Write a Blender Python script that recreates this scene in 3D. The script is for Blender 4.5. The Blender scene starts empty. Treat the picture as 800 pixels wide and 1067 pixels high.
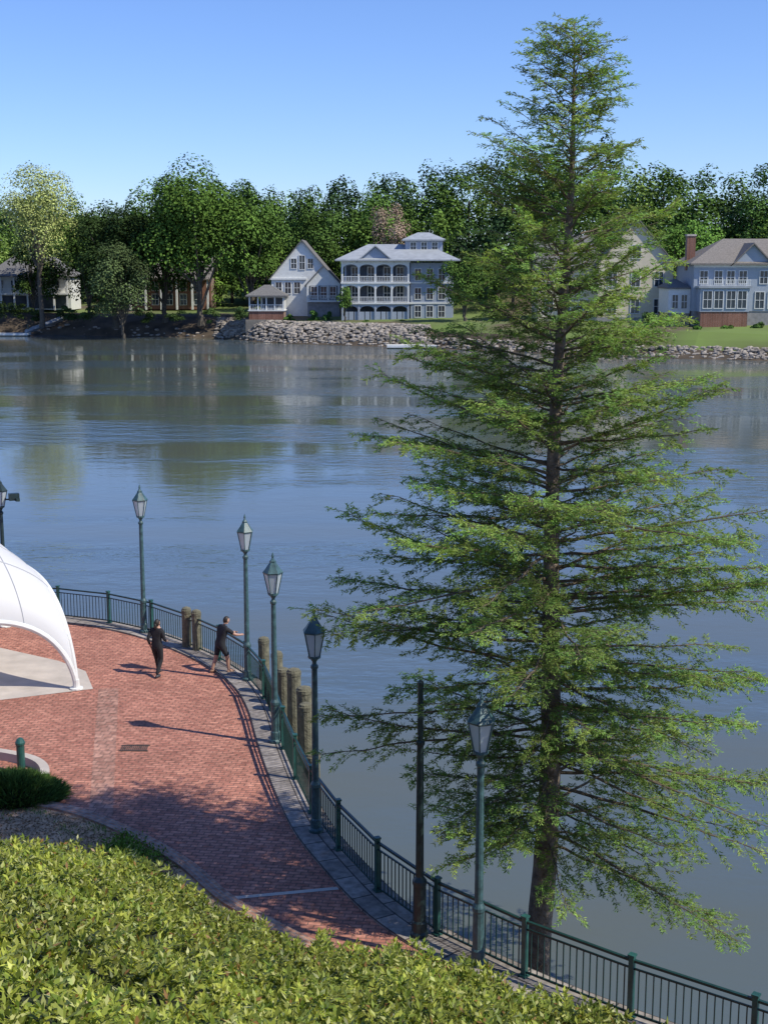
import bpy, math, random
import numpy as np
from mathutils import Vector, Matrix
rng=np.random.default_rng(7); random.seed(7)
scene=bpy.context.scene
COL=scene.collection

# ------------------------------------------------------------------ materials
def newmat(name):
    m=bpy.data.materials.new(name); m.use_nodes=True
    nt=m.node_tree; b=nt.nodes['Principled BSDF']; return m,nt,b
def N(nt,t,**k):
    n=nt.nodes.new(t)
    for a,v in k.items(): setattr(n,a,v)
    return n
def ramp(nt,fac,stops):
    r=N(nt,'ShaderNodeValToRGB'); e=r.color_ramp.elements
    while len(e)<len(stops): e.new(.5)
    for i,(p,c) in enumerate(stops):
        e[i].position=p; e[i].color=(c[0],c[1],c[2],1)
    nt.links.new(fac,r.inputs[0]); return r
def simple(name,col,rough=.6,var=.25,scale=3.,bump=0.,metal=0.,bscale=None,spec=.5):
    m,nt,b=newmat(name)
    tc=N(nt,'ShaderNodeTexCoord'); no=N(nt,'ShaderNodeTexNoise')
    no.inputs['Scale'].default_value=scale; no.inputs['Detail'].default_value=6
    nt.links.new(tc.outputs['Object'],no.inputs['Vector'])
    c1=[x*(1-var) for x in col]; c2=[min(1,x*(1+var)) for x in col]
    r=ramp(nt,no.outputs['Fac'],[(.3,c1),(.7,c2)])
    nt.links.new(r.outputs[0],b.inputs['Base Color'])
    b.inputs['Roughness'].default_value=rough; b.inputs['Metallic'].default_value=metal
    b.inputs['Specular IOR Level'].default_value=spec
    if bump>0:
        n2=N(nt,'ShaderNodeTexNoise'); n2.inputs['Scale'].default_value=bscale or scale*4; n2.inputs['Detail'].default_value=5
        nt.links.new(tc.outputs['Object'],n2.inputs['Vector'])
        bp=N(nt,'ShaderNodeBump'); bp.inputs['Strength'].default_value=bump; bp.inputs['Distance'].default_value=.05
        nt.links.new(n2.outputs['Fac'],bp.inputs['Height']); nt.links.new(bp.outputs[0],b.inputs['Normal'])
    return m
def leafmat(name,trans=.35,rough=.55,spec=.3):
    m,nt,b=newmat(name)
    at=N(nt,'ShaderNodeAttribute'); at.attribute_name='Col'
    b.inputs['Roughness'].default_value=rough; b.inputs['Specular IOR Level'].default_value=spec
    nt.links.new(at.outputs['Color'],b.inputs['Base Color'])
    if trans>0:
        tr=N(nt,'ShaderNodeBsdfTranslucent')
        mx=N(nt,'ShaderNodeMix',data_type='RGBA',blend_type='MULTIPLY'); mx.inputs[0].default_value=1
        nt.links.new(at.outputs['Color'],mx.inputs[6]); mx.inputs[7].default_value=(1.3,1.3,.5,1)
        nt.links.new(mx.outputs[2],tr.inputs['Color'])
        ms=N(nt,'ShaderNodeMixShader'); ms.inputs[0].default_value=trans
        nt.links.new(b.outputs[0],ms.inputs[1]); nt.links.new(tr.outputs[0],ms.inputs[2])
        nt.links.new(ms.outputs[0],nt.nodes['Material Output'].inputs[0])
    return m

def brickmat(name,c1,c2,mortar,scale,bw,bh,uv='Object',rot=0.,msize=.012,stain=.3,bump=.25,rough=.8):
    m,nt,b=newmat(name)
    tc=N(nt,'ShaderNodeTexCoord'); mp=N(nt,'ShaderNodeMapping'); mp.inputs['Rotation'].default_value=(0,0,rot)
    nt.links.new(tc.outputs[uv],mp.inputs[0])
    br=N(nt,'ShaderNodeTexBrick'); br.inputs['Scale'].default_value=scale
    br.inputs['Brick Width'].default_value=bw; br.inputs['Row Height'].default_value=bh
    br.inputs['Mortar Size'].default_value=msize; br.inputs['Mortar Smooth'].default_value=.3
    br.inputs['Color1'].default_value=(*c1,1); br.inputs['Color2'].default_value=(*c2,1); br.inputs['Mortar'].default_value=(*mortar,1)
    nt.links.new(mp.outputs[0],br.inputs['Vector'])
    no=N(nt,'ShaderNodeTexNoise'); no.inputs['Scale'].default_value=.45; no.inputs['Detail'].default_value=8; no.inputs['Roughness'].default_value=.7
    nt.links.new(tc.outputs['Object'],no.inputs['Vector'])
    r=ramp(nt,no.outputs['Fac'],[(.3,(1-stain,)*3),(.7,(1+stain,)*3)])
    mx=N(nt,'ShaderNodeMix',data_type='RGBA',blend_type='MULTIPLY'); mx.inputs[0].default_value=1
    nt.links.new(br.outputs['Color'],mx.inputs[6]); nt.links.new(r.outputs[0],mx.inputs[7])
    no2=N(nt,'ShaderNodeTexNoise'); no2.inputs['Scale'].default_value=7; no2.inputs['Detail'].default_value=4
    nt.links.new(tc.outputs['Object'],no2.inputs['Vector'])
    r2=ramp(nt,no2.outputs['Fac'],[(.35,(.72,)*3),(.65,(1.24,)*3)])
    mx2=N(nt,'ShaderNodeMix',data_type='RGBA',blend_type='MULTIPLY'); mx2.inputs[0].default_value=1
    nt.links.new(mx.outputs[2],mx2.inputs[6]); nt.links.new(r2.outputs[0],mx2.inputs[7])
    nt.links.new(mx2.outputs[2],b.inputs['Base Color'])
    b.inputs['Roughness'].default_value=rough; b.inputs['Specular IOR Level'].default_value=.25
    bp=N(nt,'ShaderNodeBump'); bp.inputs['Strength'].default_value=bump; bp.inputs['Distance'].default_value=.01; bp.invert=True
    nt.links.new(br.outputs['Fac'],bp.inputs['Height']); nt.links.new(bp.outputs[0],b.inputs['Normal'])
    return m

M={}
M['pavers']=brickmat('brick_pavers',(.50,.225,.155),(.36,.145,.10),(.15,.09,.07),1,.26,.13,rot=.12,msize=.013,stain=.22)
M['paverband']=brickmat('paver_band',(.45,.245,.18),(.33,.165,.12),(.15,.10,.08),1,.24,.24,rot=.12)
M['coping']=brickmat('stone_coping',(.32,.28,.245),(.23,.20,.175),(.07,.06,.055),1,.9,.45,uv='UV',msize=.02,stain=.35)
M['curbbrick']=brickmat('curb_brick',(.48,.27,.18),(.36,.18,.12),(.3,.26,.22),1,.22,.1,uv='UV')
M['housebrick']=brickmat('house_brick',(.28,.14,.10),(.21,.10,.07),(.3,.26,.22),1,.4,.15,stain=.2)
M['housebase']=simple('gray_foundation',(.26,.25,.25),.85,.2,1.5)
M['concrete']=simple('pad_concrete',(.48,.42,.36),.85,.14,1.5,.2)
M['seawall']=simple('seawall_concrete',(.22,.2,.17),.9,.3,.8,.3)
M['fence']=simple('fence_paint',(.010,.040,.034),.4,.25,6)
M['fencepost']=simple('fence_post_paint',(.022,.085,.07),.4,.25,6)
M['lamppaint']=simple('lamp_paint',(.045,.095,.10),.45,.4,9,.15)
M['lampdark']=simple('lamp_dark_and_shadowed_paint',(.014,.03,.03),.45,.3,9)  # dark floodlight lamp; on the headless pole, shadow put into the paint colour
M['white']=simple('white_paint',(.68,.68,.65),.6,.08,2)
M['cream']=simple('cream_siding',(.66,.58,.42),.7,.06,2)
M['bluegray']=simple('bluegray_siding',(.32,.36,.43),.7,.06,2)
M['graysiding']=simple('gray_siding',(.33,.37,.42),.7,.06,2)
M['shingle']=simple('roof_shingle',(.15,.145,.14),.85,.25,4,.3)
M['metalroof']=simple('metal_roof',(.33,.35,.37),.5,.14,1)
M['brownroof']=simple('brown_roof',(.19,.17,.15),.85,.25,4)
M['shade']=simple('painted_porch_shade',(.07,.08,.10),.8,.3,1)  # dark colour for flat panels that stand in for porch shade
M['wood']=simple('pile_wood',(.14,.13,.085),.9,.4,6,.5)
M['bark']=simple('cypress_bark',(.16,.125,.095),.95,.5,6,1.,bscale=18)
M['twig']=simple('cypress_twig',(.12,.092,.062),.95,.3,5)
M['farbark']=simple('tree_bark',(.10,.085,.065),.95,.3,3)
M['rock']=simple('riprap_stone',(.31,.27,.225),.95,.45,.7,.3)
M['leaf']=leafmat('leaf_mass',0,.75,.05)
M['cyleaf']=leafmat('cypress_leaf',.36,.7,.06)
M['hedgeleaf']=leafmat('hedge_leaf',.32,.42,.35)
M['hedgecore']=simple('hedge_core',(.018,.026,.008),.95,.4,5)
M['sand']=simple('sandy_soil',(.56,.34,.19),.95,.35,2.2,.6)
M['grate']=simple('iron_grate',(.05,.045,.04),.7,.3,10)
M['soil']=simple('shaded_bank_soil',(.085,.062,.040),.95,.5,.4,.5)  # brown soil, with shade under the trees put into its dark colour
m,nt,b=newmat('window_glass'); b.inputs['Base Color'].default_value=(.03,.045,.06,1); b.inputs['Roughness'].default_value=.08; M['glass']=m
m,nt,b=newmat('lantern_glass'); b.inputs['Base Color'].default_value=(.62,.68,.70,1); b.inputs['Roughness'].default_value=.25
tr=N(nt,'ShaderNodeBsdfTranslucent'); tr.inputs[0].default_value=(.7,.76,.78,1); ms=N(nt,'ShaderNodeMixShader'); ms.inputs[0].default_value=.4
nt.links.new(b.outputs[0],ms.inputs[1]); nt.links.new(tr.outputs[0],ms.inputs[2]); nt.links.new(ms.outputs[0],nt.nodes['Material Output'].inputs[0]); M['lglass']=m
m,nt,b=newmat('canopy_fabric'); b.inputs['Base Color'].default_value=(.74,.74,.73,1); b.inputs['Roughness'].default_value=.55
tr=N(nt,'ShaderNodeBsdfTranslucent'); tr.inputs[0].default_value=(.7,.7,.68,1); ms=N(nt,'ShaderNodeMixShader'); ms.inputs[0].default_value=.25
nt.links.new(b.outputs[0],ms.inputs[1]); nt.links.new(tr.outputs[0],ms.inputs[2]); nt.links.new(ms.outputs[0],nt.nodes['Material Output'].inputs[0]); M['fabric']=m
M['seam']=simple('fabric_seam',(.42,.43,.45),.7,.1,2)
M['skin']=simple('skin',(.45,.26,.18),.55,.08,10)
M['hair']=simple('hair',(.02,.014,.01),.6,.2,20)
M['blackcloth']=simple('black_cloth',(.014,.014,.017),.85,.3,20,.3)
M['shorts']=simple('shorts_cloth',(.02,.022,.027),.85,.3,20,.3)
M['shoe']=simple('shoe',(.05,.05,.055),.6,.2,20)
M['shoe2']=simple('shoe_tan',(.35,.2,.13),.6,.2,20)
# water
m,nt,b=newmat('river_water'); M['water']=m
tc=N(nt,'ShaderNodeTexCoord')
def wnoise(scale,sx,sy,det,rotz=0):
    mp=N(nt,'ShaderNodeMapping'); mp.inputs['Scale'].default_value=(sx,sy,1); mp.inputs['Rotation'].default_value=(0,0,rotz)
    nt.links.new(tc.outputs['Object'],mp.inputs[0])
    n=N(nt,'ShaderNodeTexNoise'); n.inputs['Scale'].default_value=scale; n.inputs['Detail'].default_value=det
    nt.links.new(mp.outputs[0],n.inputs['Vector']); return n
big=wnoise(.030,.55,2.0,6,.25)
mask=ramp(nt,big.outputs['Fac'],[(.47,(.0,)*3),(.56,(1,)*3)])
w1=wnoise(.55,.6,1.1,3,.3); w2=wnoise(2.2,.7,1.1,4,-.2); w3=wnoise(.12,.6,1.2,3,.1)
def math_(op,a,b_):
    n=N(nt,'ShaderNodeMath',operation=op)
    for i,x in enumerate((a,b_)):
        if isinstance(x,(int,float)): n.inputs[i].default_value=x
        else: nt.links.new(x,n.inputs[i])
    return n.outputs[0]
hgt=math_('ADD',math_('MULTIPLY',w1.outputs['Fac'],.7),math_('ADD',math_('MULTIPLY',w2.outputs['Fac'],.28),math_('MULTIPLY',w3.outputs['Fac'],.5)))
bp=N(nt,'ShaderNodeBump'); bp.inputs['Distance'].default_value=.18
st=math_('MULTIPLY',mask.outputs[0],.60); st=math_('ADD',st,.10)
nt.links.new(st,bp.inputs['Strength']); nt.links.new(hgt,bp.inputs['Height']); nt.links.new(bp.outputs[0],b.inputs['Normal'])
r=ramp(nt,big.outputs['Fac'],[(.42,(.105,.118,.095)),(.58,(.085,.120,.140))])
nt.links.new(r.outputs[0],b.inputs['Base Color'])
b.inputs['Roughness'].default_value=.045; b.inputs['IOR'].default_value=1.47
# far-bank ground
m,nt,b=newmat('bank_ground'); M['bank']=m
tc=N(nt,'ShaderNodeTexCoord'); no=N(nt,'ShaderNodeTexNoise'); no.inputs['Scale'].default_value=.06; no.inputs['Detail'].default_value=7
nt.links.new(tc.outputs['Object'],no.inputs['Vector'])
r=ramp(nt,no.outputs['Fac'],[(.38,(.11,.085,.05)),(.50,(.12,.16,.04)),(.7,(.15,.22,.045))]); nt.links.new(r.outputs[0],b.inputs['Base Color']); b.inputs['Roughness'].default_value=.95
M['slope']=simple('embankment_soil',(.10,.085,.05),.95,.3,1.2,.4)

# ------------------------------------------------------------------ mesh helpers
def link(o,parent=None):
    COL.objects.link(o)
    if parent: o.parent=parent
    return o
def empty(name,loc=(0,0,0),rot=0.):
    e=bpy.data.objects.new(name,None); e.location=loc; e.rotation_euler=(0,0,rot); e.empty_display_size=.3
    return link(e)
class MB:
    def __init__(s): s.v=[];s.f=[];s.m=[];s.mats=[]
    def mi(s,k):
        if k not in s.mats: s.mats.append(k)
        return s.mats.index(k)
    def add(s,vs,fs,k):
        o=len(s.v); s.v+=[tuple(x) for x in vs]; i=s.mi(k)
        for f in fs: s.f.append([o+j for j in f]); s.m.append(i)
    def box(s,c,d,k,rz=0.):
        hx,hy,hz=d[0]/2,d[1]/2,d[2]/2; ca,sa=math.cos(rz),math.sin(rz)
        vs=[]
        for z in(-hz,hz):
            for x,y in((-hx,-hy),(hx,-hy),(hx,hy),(-hx,hy)):
                vs.append((c[0]+x*ca-y*sa,c[1]+x*sa+y*ca,c[2]+z))
        s.add(vs,[(3,2,1,0),(4,5,6,7),(0,1,5,4),(1,2,6,5),(2,3,7,6),(3,0,4,7)],k)
    def bx(s,x0,x1,y0,y1,z0,z1,k): s.box(((x0+x1)/2,(y0+y1)/2,(z0+z1)/2),(x1-x0,y1-y0,z1-z0),k)
    def tube(s,pts,rad,n,k,cap=True):
        P=[Vector(p) for p in pts]; vs=[];fs=[]
        for i,p in enumerate(P):
            t=(P[min(i+1,len(P)-1)]-P[max(i-1,0)]).normalized()
            a=Vector((0,0,1)) if abs(t.z)<.9 else Vector((1,0,0))
            u=t.cross(a).normalized(); w=t.cross(u)
            r=rad[i] if hasattr(rad,'__len__') else rad
            for j in range(n):
                an=2*math.pi*j/n; vs.append(p+u*math.cos(an)*r+w*math.sin(an)*r)
        for i in range(len(P)-1):
            for j in range(n):
                fs.append((i*n+j,i*n+(j+1)%n,(i+1)*n+(j+1)%n,(i+1)*n+j))
        if cap: fs.append(tuple(range(n))[::-1]); fs.append(tuple((len(P)-1)*n+j for j in range(n)))
        s.add(vs,fs,k)
    def lathe(s,c,prof,n,k,ph=0.):
        vs=[];fs=[]
        for r,z in prof:
            for j in range(n):
                a=2*math.pi*j/n+ph; vs.append((c[0]+r*math.cos(a),c[1]+r*math.sin(a),c[2]+z))
        for i in range(len(prof)-1):
            for j in range(n): fs.append((i*n+j,i*n+(j+1)%n,(i+1)*n+(j+1)%n,(i+1)*n+j))
        fs.append(tuple(range(n))[::-1]); fs.append(tuple((len(prof)-1)*n+j for j in range(n)))
        s.add(vs,fs,k)
    def build(s,name,parent=None,smooth=False,loc=None):
        me=bpy.data.meshes.new(name); me.from_pydata(s.v,[],s.f)
        for k in s.mats: me.materials.append(M[k])
        me.polygons.foreach_set('material_index',s.m)
        if smooth: me.polygons.foreach_set('use_smooth',[True]*len(s.f))
        me.update(); o=bpy.data.objects.new(name,me)
        if loc is not None: o.location=loc
        return link(o,parent)
def leafobj(name,P,D,Nn,L,W,C,mat,parent=None,fold=False):
    n=len(P); D=D/np.linalg.norm(D,axis=1,keepdims=True)
    S=np.cross(D,Nn); S/= (np.linalg.norm(S,axis=1,keepdims=True)+1e-9)
    L=np.broadcast_to(L,(n,))[:,None]; W=np.broadcast_to(W,(n,))[:,None]
    V=np.empty((n,4,3),np.float32)
    V[:,0]=P; V[:,1]=P+D*L*.5+S*W*.5; V[:,2]=P+D*L; V[:,3]=P+D*L*.5-S*W*.5
    me=bpy.data.meshes.new(name); me.vertices.add(n*4); me.vertices.foreach_set('co',V.ravel())
    me.loops.add(n*4); me.loops.foreach_set('vertex_index',np.arange(n*4,dtype=np.int32))
    me.polygons.add(n); me.polygons.foreach_set('loop_start',np.arange(0,n*4,4,dtype=np.int32))
    try: me.polygons.foreach_set('loop_total',np.full(n,4,dtype=np.int32))
    except Exception: pass
    me.update(calc_edges=True)
    a=me.attributes.new('Col','FLOAT_COLOR','POINT')
    cc=np.ones((n,4,4),np.float32); cc[:,:,:3]=np.clip(C,0,1)[:,None,:]; a.data.foreach_set('color',cc.ravel())
    me.materials.append(mat); o=bpy.data.objects.new(name,me); return link(o,parent)
def unit(v): return v/(np.linalg.norm(v,axis=-1,keepdims=True)+1e-9)

# ------------------------------------------------------------------ fence line
FL=[(-60,47.5),(-40,47),(-20,46.6),(-14.5,46.4),(-12.24,46.3),(-11.02,46.1),(-9.88,45.6),(-8.05,44.35),(-6.59,42.8),(-5.13,40.86),(-3.96,38.71),(-3.24,36.32),(-2.74,33.71),(-2.06,30.57),(-1.42,28.1),(-.91,26.82),(-.39,25.59),(.09,24.56),(.78,23.5),(1.71,22.5),(2.88,21.4),(4.18,20.38),(5.7,19.3),(9,16.9),(16,12),(30,2)]
def catmull(pts,step=.3):
    P=np.array(pts,float); out=[]
    for i in range(len(P)-1):
        p0=P[max(i-1,0)];p1=P[i];p2=P[i+1];p3=P[min(i+2,len(P)-1)]
        n=max(1,int(np.linalg.norm(p2-p1)/step))
        for j in range(n):
            t=j/n; out.append(.5*((2*p1)+(-p0+p2)*t+(2*p0-5*p1+4*p2-p3)*t*t+(-p0+3*p1-3*p2+p3)*t**3))
    out.append(P[-1]); return np.array(out)
F=catmull(FL)
for _ in range(6): F[1:-1]=(F[:-2]+2*F[1:-1]+F[2:])/4
def normals(L):
    T=np.gradient(L,axis=0); T=unit(T); return np.stack([T[:,1],-T[:,0]],1)
FN=normals(F)
def arclen(L): return np.concatenate([[0],np.cumsum(np.linalg.norm(np.diff(L,axis=0),axis=1))])
FA=arclen(F)
def strip(name,L,Nr,A,o0,o1,z0,z1,mat,i0=0,i1=None):
    i1=i1 or len(L); a=L[i0:i1]+Nr[i0:i1]*o0; b=L[i0:i1]+Nr[i0:i1]*o1; n=len(a)
    z0=np.broadcast_to(z0,(n,)); z1=np.broadcast_to(z1,(n,))
    vs=[(p[0],p[1],z) for p,z in zip(a,z0)]+[(p[0],p[1],z) for p,z in zip(b,z1)]
    fs=[(i,n+i,n+i+1,i+1) for i in range(n-1)]
    me=bpy.data.meshes.new(name); me.from_pydata(vs,[],fs); me.materials.append(mat)
    uv=me.uv_layers.new(name='UVMap'); Ar=A[i0:i1]
    wid=math.hypot(o1-o0,float(z1[0]-z0[0]))
    for p in me.polygons:
        for li in p.loop_indices:
            vi=me.loops[li].vertex_index; uv.data[li].uv=(Ar[vi%n],0 if vi<n else wid)
    o=bpy.data.objects.new(name,me); return o
edge=F-FN*.28
poly=[(p[0],p[1],0) for p in edge]+[(30,-30,0),(-60,-30,0)]
me=bpy.data.meshes.new('brick_promenade'); me.from_pydata(poly,[],[list(range(len(poly)))[::-1]]); me.materials.append(M['pavers'])
link(bpy.data.objects.new('brick_promenade',me))
if me.polygons[0].normal.z<0: me.flip_normals()
link(strip('stone_coping_band',F,FN,FA,-.30,.60,.05,.05,M['coping']))
link(strip('stone_coping_step',F,FN,FA,.60,.602,.05,.0,M['coping']))
link(strip('seawall',F,FN,FA,-.30,-.30,.05,-4,M['seawall']))

def flat(name,pts,z,mat,parent=None):
    me=bpy.data.meshes.new(name); me.from_pydata([(x,y,z) for x,y in pts],[],[list(range(len(pts)))]); me.materials.append(mat)
    if me.polygons[0].normal.z<0: me.flip_normals()
    return link(bpy.data.objects.new(name,me),parent)
flat('paver_band',[(-8.45,38.2),(-7.85,38.2),(-6.2,29.0),(-6.25,28.2),(-6.65,28.45),(-6.75,29.0)],.004,M['paverband'])
flat('stone_walk_strip',[(-3.1,24.75),(-3.12,24.87),(-.95,25.32),(-.9,25.2)],.006,M['concrete'])
flat('concrete_pad',[(-8.6,38.15),(-9.2,39.9),(-10.3,41.0),(-12.6,42.5),(-20,44),(-20,33),(-14,35.5),(-11.1,37.1)],.008,M['concrete'])
g=MB()
for i in range(14): g.box((-6.8+i*.05,33.2,.012),(.022,.38,.014),'grate')
g.box((-6.47,33.0,.013),(.74,.03,.016),'grate');g.box((-6.47,33.4,.013),(.74,.03,.016),'grate')
g.build('drain_grate')

# ------------------------------------------------------------------ railing
def at(s):
    s=min(max(s,0),FA[-1]); x=np.interp(s,FA,F[:,0]); y=np.interp(s,FA,F[:,1])
    x2=np.interp(s+.05,FA,F[:,0]); y2=np.interp(s+.05,FA,F[:,1]); x1=np.interp(s-.05,FA,F[:,0]); y1=np.interp(s-.05,FA,F[:,1])
    return x,y,math.atan2(y2-y1,x2-x1)
fe=empty('metal_railing')
fb=MB();fp=MB()
sA=FA[np.argmin(np.abs(F[:,0]+22))]; sB=FA[np.argmin(np.hypot(F[:,0]-14,F[:,1]-13.4))]
sp=2.1
nseg=int((sB-sA)/sp)
for i in range(nseg+1):
    x,y,a=at(sA+i*sp)
    fp.box((x,y,.58),(.09,.09,1.16),'fencepost',a); fp.box((x,y,1.18),(.12,.12,.035),'fencepost',a); fp.box((x,y,.07),(.16,.16,.03),'fencepost',a)
    if i<nseg:
        x2,y2,_=at(sA+(i+1)*sp); L=math.hypot(x2-x,y2-y); aa=math.atan2(y2-y,x2-x); mx,my=(x+x2)/2,(y+y2)/2
        fb.box((mx,my,1.09),(L-.09,.055,.045),'fence',aa)
        fb.box((mx,my,.95),(L-.09,.03,.03),'fence',aa)
        fb.box((mx,my,.14),(L-.09,.03,.035),'fence',aa)
        nb=16
        for j in range(1,nb):
            t=j/nb; fb.box((x+(x2-x)*t,y+(y2-y)*t,.545),(.018,.018,.775),'fence',aa)
fb.build('rails_and_balusters',fe); fp.build('posts',fe)

# ------------------------------------------------------------------ street lamps
def lamp(x,y,mt='lamppaint',flood=False,ped=.105,head=True):
    e=empty('street_lamp' if head else 'dark_pole',(x,y,.05),random.uniform(0,1))
    b=MB()
    b.lathe((0,0,0),[(.17,0),(.17,.06),(ped+.02,.10),(ped+.02,.28),(ped,.32),(ped*.96,1.0),(ped+.012,1.04),(ped+.012,1.10),(.078,1.18),(.072,2.4),(.062,3.72),(.085,3.75),(.085,3.80),(.05,3.84),(.045,3.92)],12,mt)
    if not head:
        b.lathe((0,0,0),[(.055,3.925),(.05,4.85),(.06,4.87),(.06,4.92),(.02,4.97)],10,mt)
        b.build('pole',e); return e
    b.build('pole',e)
    h=MB()
    h.lathe((0,0,0),[(.045,3.88),(.08,3.94),(.14,3.98),(.14,4.02)],12,mt)
    h.lathe((0,0,0),[(.255,4.54),(.268,4.57),(.20,4.65),(.14,4.74),(.085,4.82),(.085,4.86),(.045,4.90),(.025,4.95),(.038,4.98),(.01,5.08)],6,mt)
    for j in range(6):
        a=2*math.pi*j/6
        h.tube([(.128*math.cos(a),.128*math.sin(a),4.02),(.243*math.cos(a),.243*math.sin(a),4.56)],.013,5,mt)
    h.build('lantern_frame',e)
    g=MB(); g.lathe((0,0,0),[(.12,4.022),(.230,4.538)],6,'lglass'); g.build('lantern_glass',e)
    if flood:
        g=MB()
        g.tube([(-.55,0,4.25),(.55,0,4.25)],.03,6,mt)
        for sx in(-1,1):
            g.box((sx*.5,-.12,4.36),(.34,.22,.24),'lampdark',sx*.4); g.box((sx*.62,-.22,4.28),(.12,.3,.1),'lampdark',sx*.5)
        g.build('floodlights',e)
    return e
for (x,y,mt,fl,pd,hd) in [(1.68,22.2,'lamppaint',0,.105,1),(.66,23.25,'lampdark',0,.125,0),(-1.50,27.93,'lamppaint',0,.105,1),(-2.84,33.54,'lamppaint',0,.105,1),(-4.10,38.9,'lamppaint',0,.105,1),(-8.15,44.25,'lamppaint',0,.105,1),(-13.35,46.1,'lampdark',1,.105,1)]:
    lamp(x,y,mt,fl,pd,hd)

# ------------------------------------------------------------------ mooring piles
for (x,y,h,r) in [(-3.62,39.1,1.30,.17),(-3.08,37.5,1.32,.17),(-2.50,35.9,1.30,.20),(-2.1,34.2,1.32,.21),(-2.02,33.5,1.1,.19),(-1.78,31.9,.35,.19),(-6.45,42.5,1.35,.16),(-6.05,42.1,1.35,.16),(-2.85,36.6,1.1,.18)]:
    b=MB(); lean=random.uniform(-.03,.03)
    b.lathe((0,0,0),[(r*1.05,-4),(r,-1),(r*.97,h-.18),(r*1.03,h-.16),(r*1.03,h-.06),(r*.93,h-.05),(r*.85,h),(r*.3,h+.04)],14,'wood')
    o=b.build('mooring_pile',loc=(x,y,0)); o.rotation_euler=(lean,lean*.6,0)

# ------------------------------------------------------------------ canopy
ce=empty('white_canopy',(-9.09,38.15,0),math.radians(30))
W=8.0
def cz(s,t):
    e=lambda q:(max(0,1-abs(q)**4))**.6
    e2=lambda q:(max(0,1-q*q))**.8
    return 2.25*e(s)+3.1*e(t)-2.35*e(s)*e(t)+1.9*e2(s)*e2(t)
def cpos(s,t):
    x=s*(1-.13*(1-t*t)); y=t*(1-.13*(1-s*s))
    return (-W/2+x*W/2, W/2+y*W/2, cz(s,t)+.05)
n=40; b=MB(); q=[ -math.cos(math.pi*i/n) for i in range(n+1)]
vs=[cpos(q[i],q[j]) for i in range(n+1) for j in range(n+1)]
fs=[(i*(n+1)+j,(i+1)*(n+1)+j,(i+1)*(n+1)+j+1,i*(n+1)+j+1) for i in range(n) for j in range(n)]
b.add(vs,fs,'fabric'); b.build('membrane',ce,smooth=True)
b=MB()
for k in range(4):
    f=[lambda t:(t,-1),lambda t:(1,t),lambda t:(t,1),lambda t:(-1,t)][k]
    b.tube([cpos(*f(t)) for t in q],.085,8,'white')
for k in(-.66,-.33,0,.33,.66):
    b.tube([(lambda p:(p[0],p[1],p[2]+.008))(cpos(k,t)) for t in q],.015,4,'seam',cap=False)
    b.tube([(lambda p:(p[0],p[1],p[2]+.008))(cpos(t,k)) for t in q],.015,4,'seam',cap=False)
for sx in(-W,0):
    for sy in(0,W): b.lathe((sx,sy,0),[(.2,.01),(.2,.05),(.11,.07),(.10,.3)],10,'white')
b.build('arch_frame',ce,smooth=False)

b=MB(); b.lathe((0,0,0),[(.13,0),(.13,.06),(.10,.09),(.10,.72),(.12,.75),(.12,.80),(.08,.88),(.02,.92)],14,'fencepost'); b.build('bollard',loc=(-8.95,31.5,0))
PW=catmull([(-12,33.2),(-9.78,32.5),(-8.7,31.9),(-8.25,31.0),(-8.5,30.2)],.2); PN=normals(PW); PA=arclen(PW)
def wall(name,L,Nr,A,w,h,mat,z=0):
    e=empty(name)
    for nm,args in (('top',(-w/2,w/2,z+h,z+h)),('side_out',(-w/2,-w/2,z+h,z)),('side_in',(w/2,w/2,z+h,z))):
        o=strip(nm,L,Nr,A,*args,mat); link(o,e)
wall('planter_curb',PW,PN,PA,.22,.22,M['concrete'])
CB=catmull([(-14,30.4),(-10,29.7),(-7.51,29.1),(-5.71,27.8),(-4.2,26.2),(-3.01,24.45),(-1.41,22.8),(.2,21.5),(2,20.2),(4.2,18.6),(6.5,16.8),(14,11.5),(24,3)],.3); CN=normals(CB); CA=arclen(CB)
wall('brick_curb',CB,CN,CA,.3,.16,M['curbbrick'])
# ---------------------------------------------------------------- embankment
EX=np.array([-40,-14,-7.63,-6.4,-5.04,-4.19,-3.46,-2.28,-1.28,.48,1.56,3.07,4.13,5.2,9,16,30]); EY=np.array([25.8,25.6,25.1,25.0,24.7,23.9,23.2,22.0,21.3,20.8,20.25,19.3,18.4,17.6,14.8,9.4,-1])
def gz(x,y):
    d=np.maximum(0,np.interp(x,EX,EY)-y-.0); return np.minimum(10.7,.10+.42*d)
vs=[];fs=[]
nx,ny=120,60
cbx=CB[:,0]; cby=CB[:,1]; o_=np.argsort(cbx)
xs=np.linspace(-60,30,nx)
for i,x in enumerate(xs):
    ytop=np.interp(x,cbx[o_],cby[o_])-.12
    for j in range(ny):
        y=ytop+( -30-ytop)*(j/(ny-1))**1.6
        vs.append((x,y,float(gz(x,y))))
for i in range(nx-1):
    for j in range(ny-1): fs.append((i*ny+j,i*ny+j+1,(i+1)*ny+j+1,(i+1)*ny+j))
me=bpy.data.meshes.new('sandy_embankment'); me.from_pydata(vs,[],fs); me.materials.append(M['sand'])
link(bpy.data.objects.new('sandy_embankment',me))
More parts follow.
